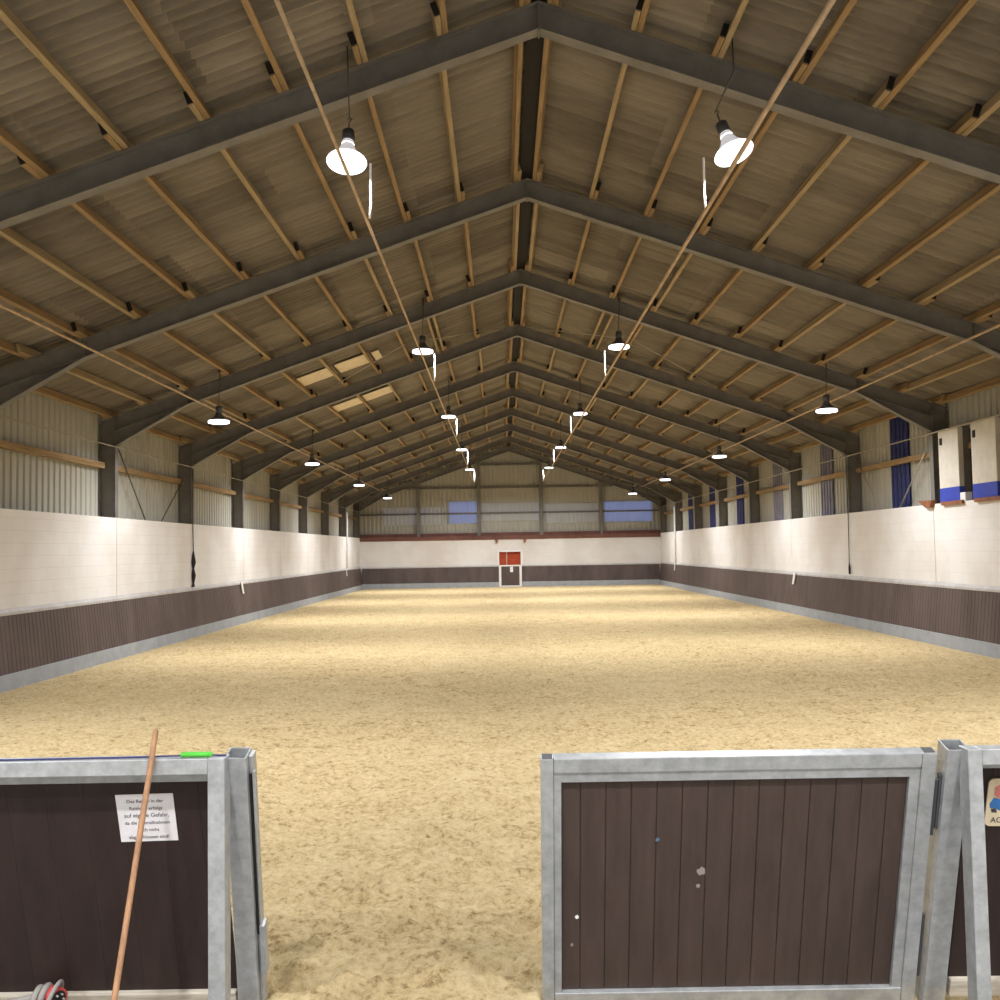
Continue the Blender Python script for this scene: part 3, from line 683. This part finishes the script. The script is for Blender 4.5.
def square_tube(x0, x1, y0, y1, u0, u1, t=.008):
    mb = MB()
    o = [(x0, y0), (x1, y0), (x1, y1), (x0, y1)]; i = [(x0+t, y0+t), (x1-t, y0+t), (x1-t, y1-t), (x0+t, y1-t)]
    v = [(a, b, u0) for a, b in o]+[(a, b, u1) for a, b in o]+[(a, b, u1) for a, b in i]+[(a, b, u1-.35) for a, b in i]
    f = [(3, 2, 1, 0), (12, 13, 14, 15)]
    for k in range(4):
        l = (k+1) % 4; f += [(k, l, 4+l, 4+k), (4+k, 4+l, 8+l, 8+k), (8+k, 8+l, 12+l, 12+k)]
    return mb.add(v, f)
for x0, x1, t in ((1.672, 1.790, 'hollow galvanised square post leaning beside the right end of the gate leaf'), (-2.052, -1.932, 'galvanised square post leaning at the right end of the left barrier')):
    p = lean('gate_post', (x0+x1)/2 if x0 > 0 else -2.010, 5.645); hw = (x1-x0)/2 if x0 > 0 else .056
    if x0 < 0: p.rotation_euler = (TH, .031, 0)
    tag(p, t, 'post', 'square gate posts')
    me = square_tube(-hw, hw, -.06, .06, -.07, U+.012 if x0 > 0 else U+.035).build('post_tube', M['galv'], p, False, .003)
    if x0 < 0:
        MB().box(hw+.001, hw+.022, -.01, .058, 0, U+.02).build('strike_channel', M['galv'], p, False, .002)
        MB().box(hw+.020, hw+.034, -.030, -.008, 1.10, 1.42).build('latch_plate', M['galv'], p, False, .002)
        MB().box(hw+.006, hw+.014, -.025, -.010, .45, 1.40).build('slot', M['gap'], p)
        MB().box(hw+.015, hw+.042, -.028, .045, .20, .50).build('lower_latch', M['galv'], p, False, .003)
        MB().box(-hw+.012, hw-.012, -.048, .048, U-.03, U-.02).build('cap', M['galv_dark'], p)
    else:
        MB().box(-hw-.014, -hw-.001, -.03, .0, 1.02, 1.33).build('hinge_strap', M['galv_dark'], p)

def barrier(side):
    left = side == 'left'
    x_in = -2.045 if left else 1.80
    x_out = -6.5 if left else 6.0
    r = empty('arena_barrier', (x_in, 5.15, 0))
    tag(r, 'galvanised framed barrier of dark brown boards carrying the %s' % ('paper notice' if left else 'cream picture plaque'), 'barrier', 'barriers beside the gate')
    def P(mb, name, m, bev=0):
        o = mb.build(name, m, r, False, bev); o.matrix_parent_inverse = Matrix.Translation((-x_in, -5.15, 0)); return o
    s0, s1 = (-2.088, -2.002) if left else (1.742, 1.815)
    a, b = sorted((s0 if left else s1, x_out))
    zt = 1.443 if left else 1.425
    P(MB().box(s0, s1, 5.095, 5.205, -.08, zt), 'front_stile', M['galv'], .005)
    P(MB().box(a, b, 5.097, 5.205, zt-.082, zt-.001), 'top_rail', M['galv'], .005)
    # leaning board panel behind the frame
    mt = Matrix.Translation((0, 5.635, 0)) @ Matrix.Rotation(TH, 4, 'X')
    a2, b2 = sorted((-2.075 if left else 1.815, x_out))
    bb = boards(a2, b2, .105, 1.365, .20, a2+.12, 0, .0006)
    bb.v = [tuple(mt @ Vector(v)) for v in bb.v]; P(bb, 'board_panel', M['darkboard'], 0)
    P(MB().box(a2, b2, -.03, .03, 1.366, 1.418, mt), 'inner_rail', M['galv'], .004)
    P(MB().box(a2, b2, -.045, .04, .0, .104, mt), 'bottom_rail', M['palewood'], .006)
    for xx in ((-4.2, ) if left else (4.0, )):
        P(MB().box(xx-.04, xx+.04, 5.10, 5.16, 0, zt-.083), 'front_stile', M['galv'], .005)
    P(MB().box(s0, s1, 5.21, 5.48, -.08, -.02), 'foot_bar', M['galv'], .004)
    return r
barrier('left'); barrier('right')

# lettering helper
def lettering(lines, size, gap, m, par, name='text_line', loc=(0, 0, 0)):
    for i, t in enumerate(lines):
        vs = MB()
        cu = bpy.data.curves.new('t', 'FONT'); cu.body = t; cu.size = size[i] if isinstance(size, (list, tuple)) else size; cu.align_x = 'CENTER'; cu.extrude = .0004
        to = bpy.data.objects.new('t', cu); C.objects.link(to)
        bpy.context.view_layer.update()
        me = bpy.data.meshes.new_from_object(to)
        vs.add([(v.co.x, -v.co.z, v.co.y-i*gap) for v in me.vertices], [tuple(p.vertices) for p in me.polygons])
        bpy.data.objects.remove(to); bpy.data.curves.remove(cu); bpy.data.meshes.remove(me)
        o = vs.build(name, m, par); o.location = loc
def on_panel(name, x, u, yoff): # an Empty lying on a leaning board
    p = Matrix.Translation((0, 5.635, 0)) @ Matrix.Rotation(TH, 4, 'X') @ Vector((x, yoff, u))
    return empty(name, p, (TH, 0, 0))
n = on_panel('paper_notice', -2.462, 1.155, -.0135); tag(n, 'white paper notice in German pinned to the left barrier behind the broom handle', 'notice')
n.rotation_euler = (TH, math.radians(-.9), 0)
MB().box(-.150, .150, -.001, .0, -.137, .137).build('sheet', M['paper'], n)
lettering(['Das Reiten in der', 'Reithalle erfolgt', 'auf eigene Gefahr,', 'da die Baumaßnahmen', 'noch nicht', 'abgeschlossen sind!'], [.027, .027, .032, .026, .027, .027], .0415, M['ink'], n, loc=(0, -.0017, .088))
pl = on_panel('picture_plaque', 2.035, 1.165, -.014); tag(pl, 'cream rounded plaque with a figure in blue, on the right barrier', 'plaque')
def rrect(x0, x1, z0, z1, r):
    pts = []
    for cx, cz, a0 in ((x1-r, z1-r, 0), (x0+r, z1-r, 90), (x0+r, z0+r, 180), (x1-r, z0+r, 270)):
        for k in range(5): a = math.radians(a0+k*22.5); pts.append((cx+r*math.cos(a), cz+r*math.sin(a)))
    return pts
MB().prism(rrect(-.12, .12, -.137, .137, .03), -.008, 0).build('plate', M['cream'], pl)
MB().prism([(-.085, .045), (-.06, .02), (-.04, .03), (-.03, .06), (-.035, .10), (-.06, .105), (-.085, .09)], -.0095, -.0085).build('face_print', M['skin'], pl)
MB().prism([(-.10, -.03), (-.105, -.005), (-.085, .03), (-.055, .02), (-.02, .03), (.02, .02), (.03, -.05), (-.05, -.045), (-.075, -.03)], -.0098, -.0088).build('jacket_print', M['jean'], pl)
MB().prism([(-.095, -.035), (-.07, -.032), (-.06, -.058), (-.09, -.055)], -.0095, -.0085).build('shoe_print', M['ink'], pl)
lettering(['ACH'], .045, .05, M['ink'], pl, loc=(-.045, -.0092, -.115))

# broom handle leaning on the top rail
rod('broom_handle', [(-2.398, 4.43, -.07), (-2.385, 4.665, .47), (-2.3645, 5.06, 1.40), (-2.362, 5.135, 1.575), (-2.362, 5.14, 1.587)], [.0145, .0145, .0145, .0145, .009], M['stick'], 'brown wooden broom handle leaning on the left barrier in front of the notice', 'broom', None, 12)
# whip with green grip lying on the top rail
wh = empty('riding_whip', (-2.15, 5.135, 1.452)); tag(wh, 'dark blue whip with green foam grip lying on the left barrier top rail', 'whip')
MB().tube([(-.085, 0, .003), (-.08, 0, .004), (.07, 0, .004), (.078, 0, .003)], [.006, .0135, .0135, .006], 12).build('grip', M['green'], wh, True)
MB().tube([(-4.0, .0, -.005), (-1.6, -.02, -.005), (-.8, -.012, -.005), (-.3, .002, -.005), (-.07, 0, .0), (.06, 0, 0), (.145, .01, -.004)], .0045, 6).build('shaft', M['navy'], wh, True)
# red power coupling with a grey cable loop
sk = empty('power_coupling', (-3.03, 5.48, .12)); tag(sk, 'red plug with black pins in grey cable loops below the left barrier', 'plug')
def ring(x, r, rr, z=0, y=0, tilt=.2):
    return MB().tube([(x+tilt*r*math.sin(a), y+r*math.cos(a), z+r*math.sin(a)) for a in [2*PI*i/24 for i in range(24)]], rr, 8, True)
ring(-.085, .052, .018, -.01).build('cable_loop', M['cable'], sk, True)
ring(-.045, .056, .018, -.005).build('cable_loop', M['cable'], sk, True)
ring(.012, .078, .012, .0, -.02, .35).build('cable_loop', M['cable'], sk, True)
MB().tube([(-.6, .02, -.06), (-.3, .0, -.05), (-.12, 0, -.01), (-.02, 0, 0)], .022, 8).build('cable', M['cable'], sk, True)
rot = Matrix.Rotation(math.radians(90), 4, 'Y') @ Matrix.Rotation(0, 4, 'Z')
RM = Matrix.Rotation(math.radians(-35), 4, 'Z') @ rot
MB().lathe([(.035, -.07), (.046, -.06), (.052, .0), (.052, .05), (.045, .05)], 20, RM, True).build('coupling_shell', M['socket_red'], sk, True)
MB().lathe([(.040, .049), (.040, .054)], 20, RM, True).build('socket_face', M['black'], sk)
for a in range(5):
    q = RM @ Vector((.024*math.cos(a*1.2566), .024*math.sin(a*1.2566), .052)); q2 = RM @ Vector((.024*math.cos(a*1.2566), .024*math.sin(a*1.2566), .066))
    MB().tube([q, q2], .005, 8).build('pin', M['ledge'], sk)
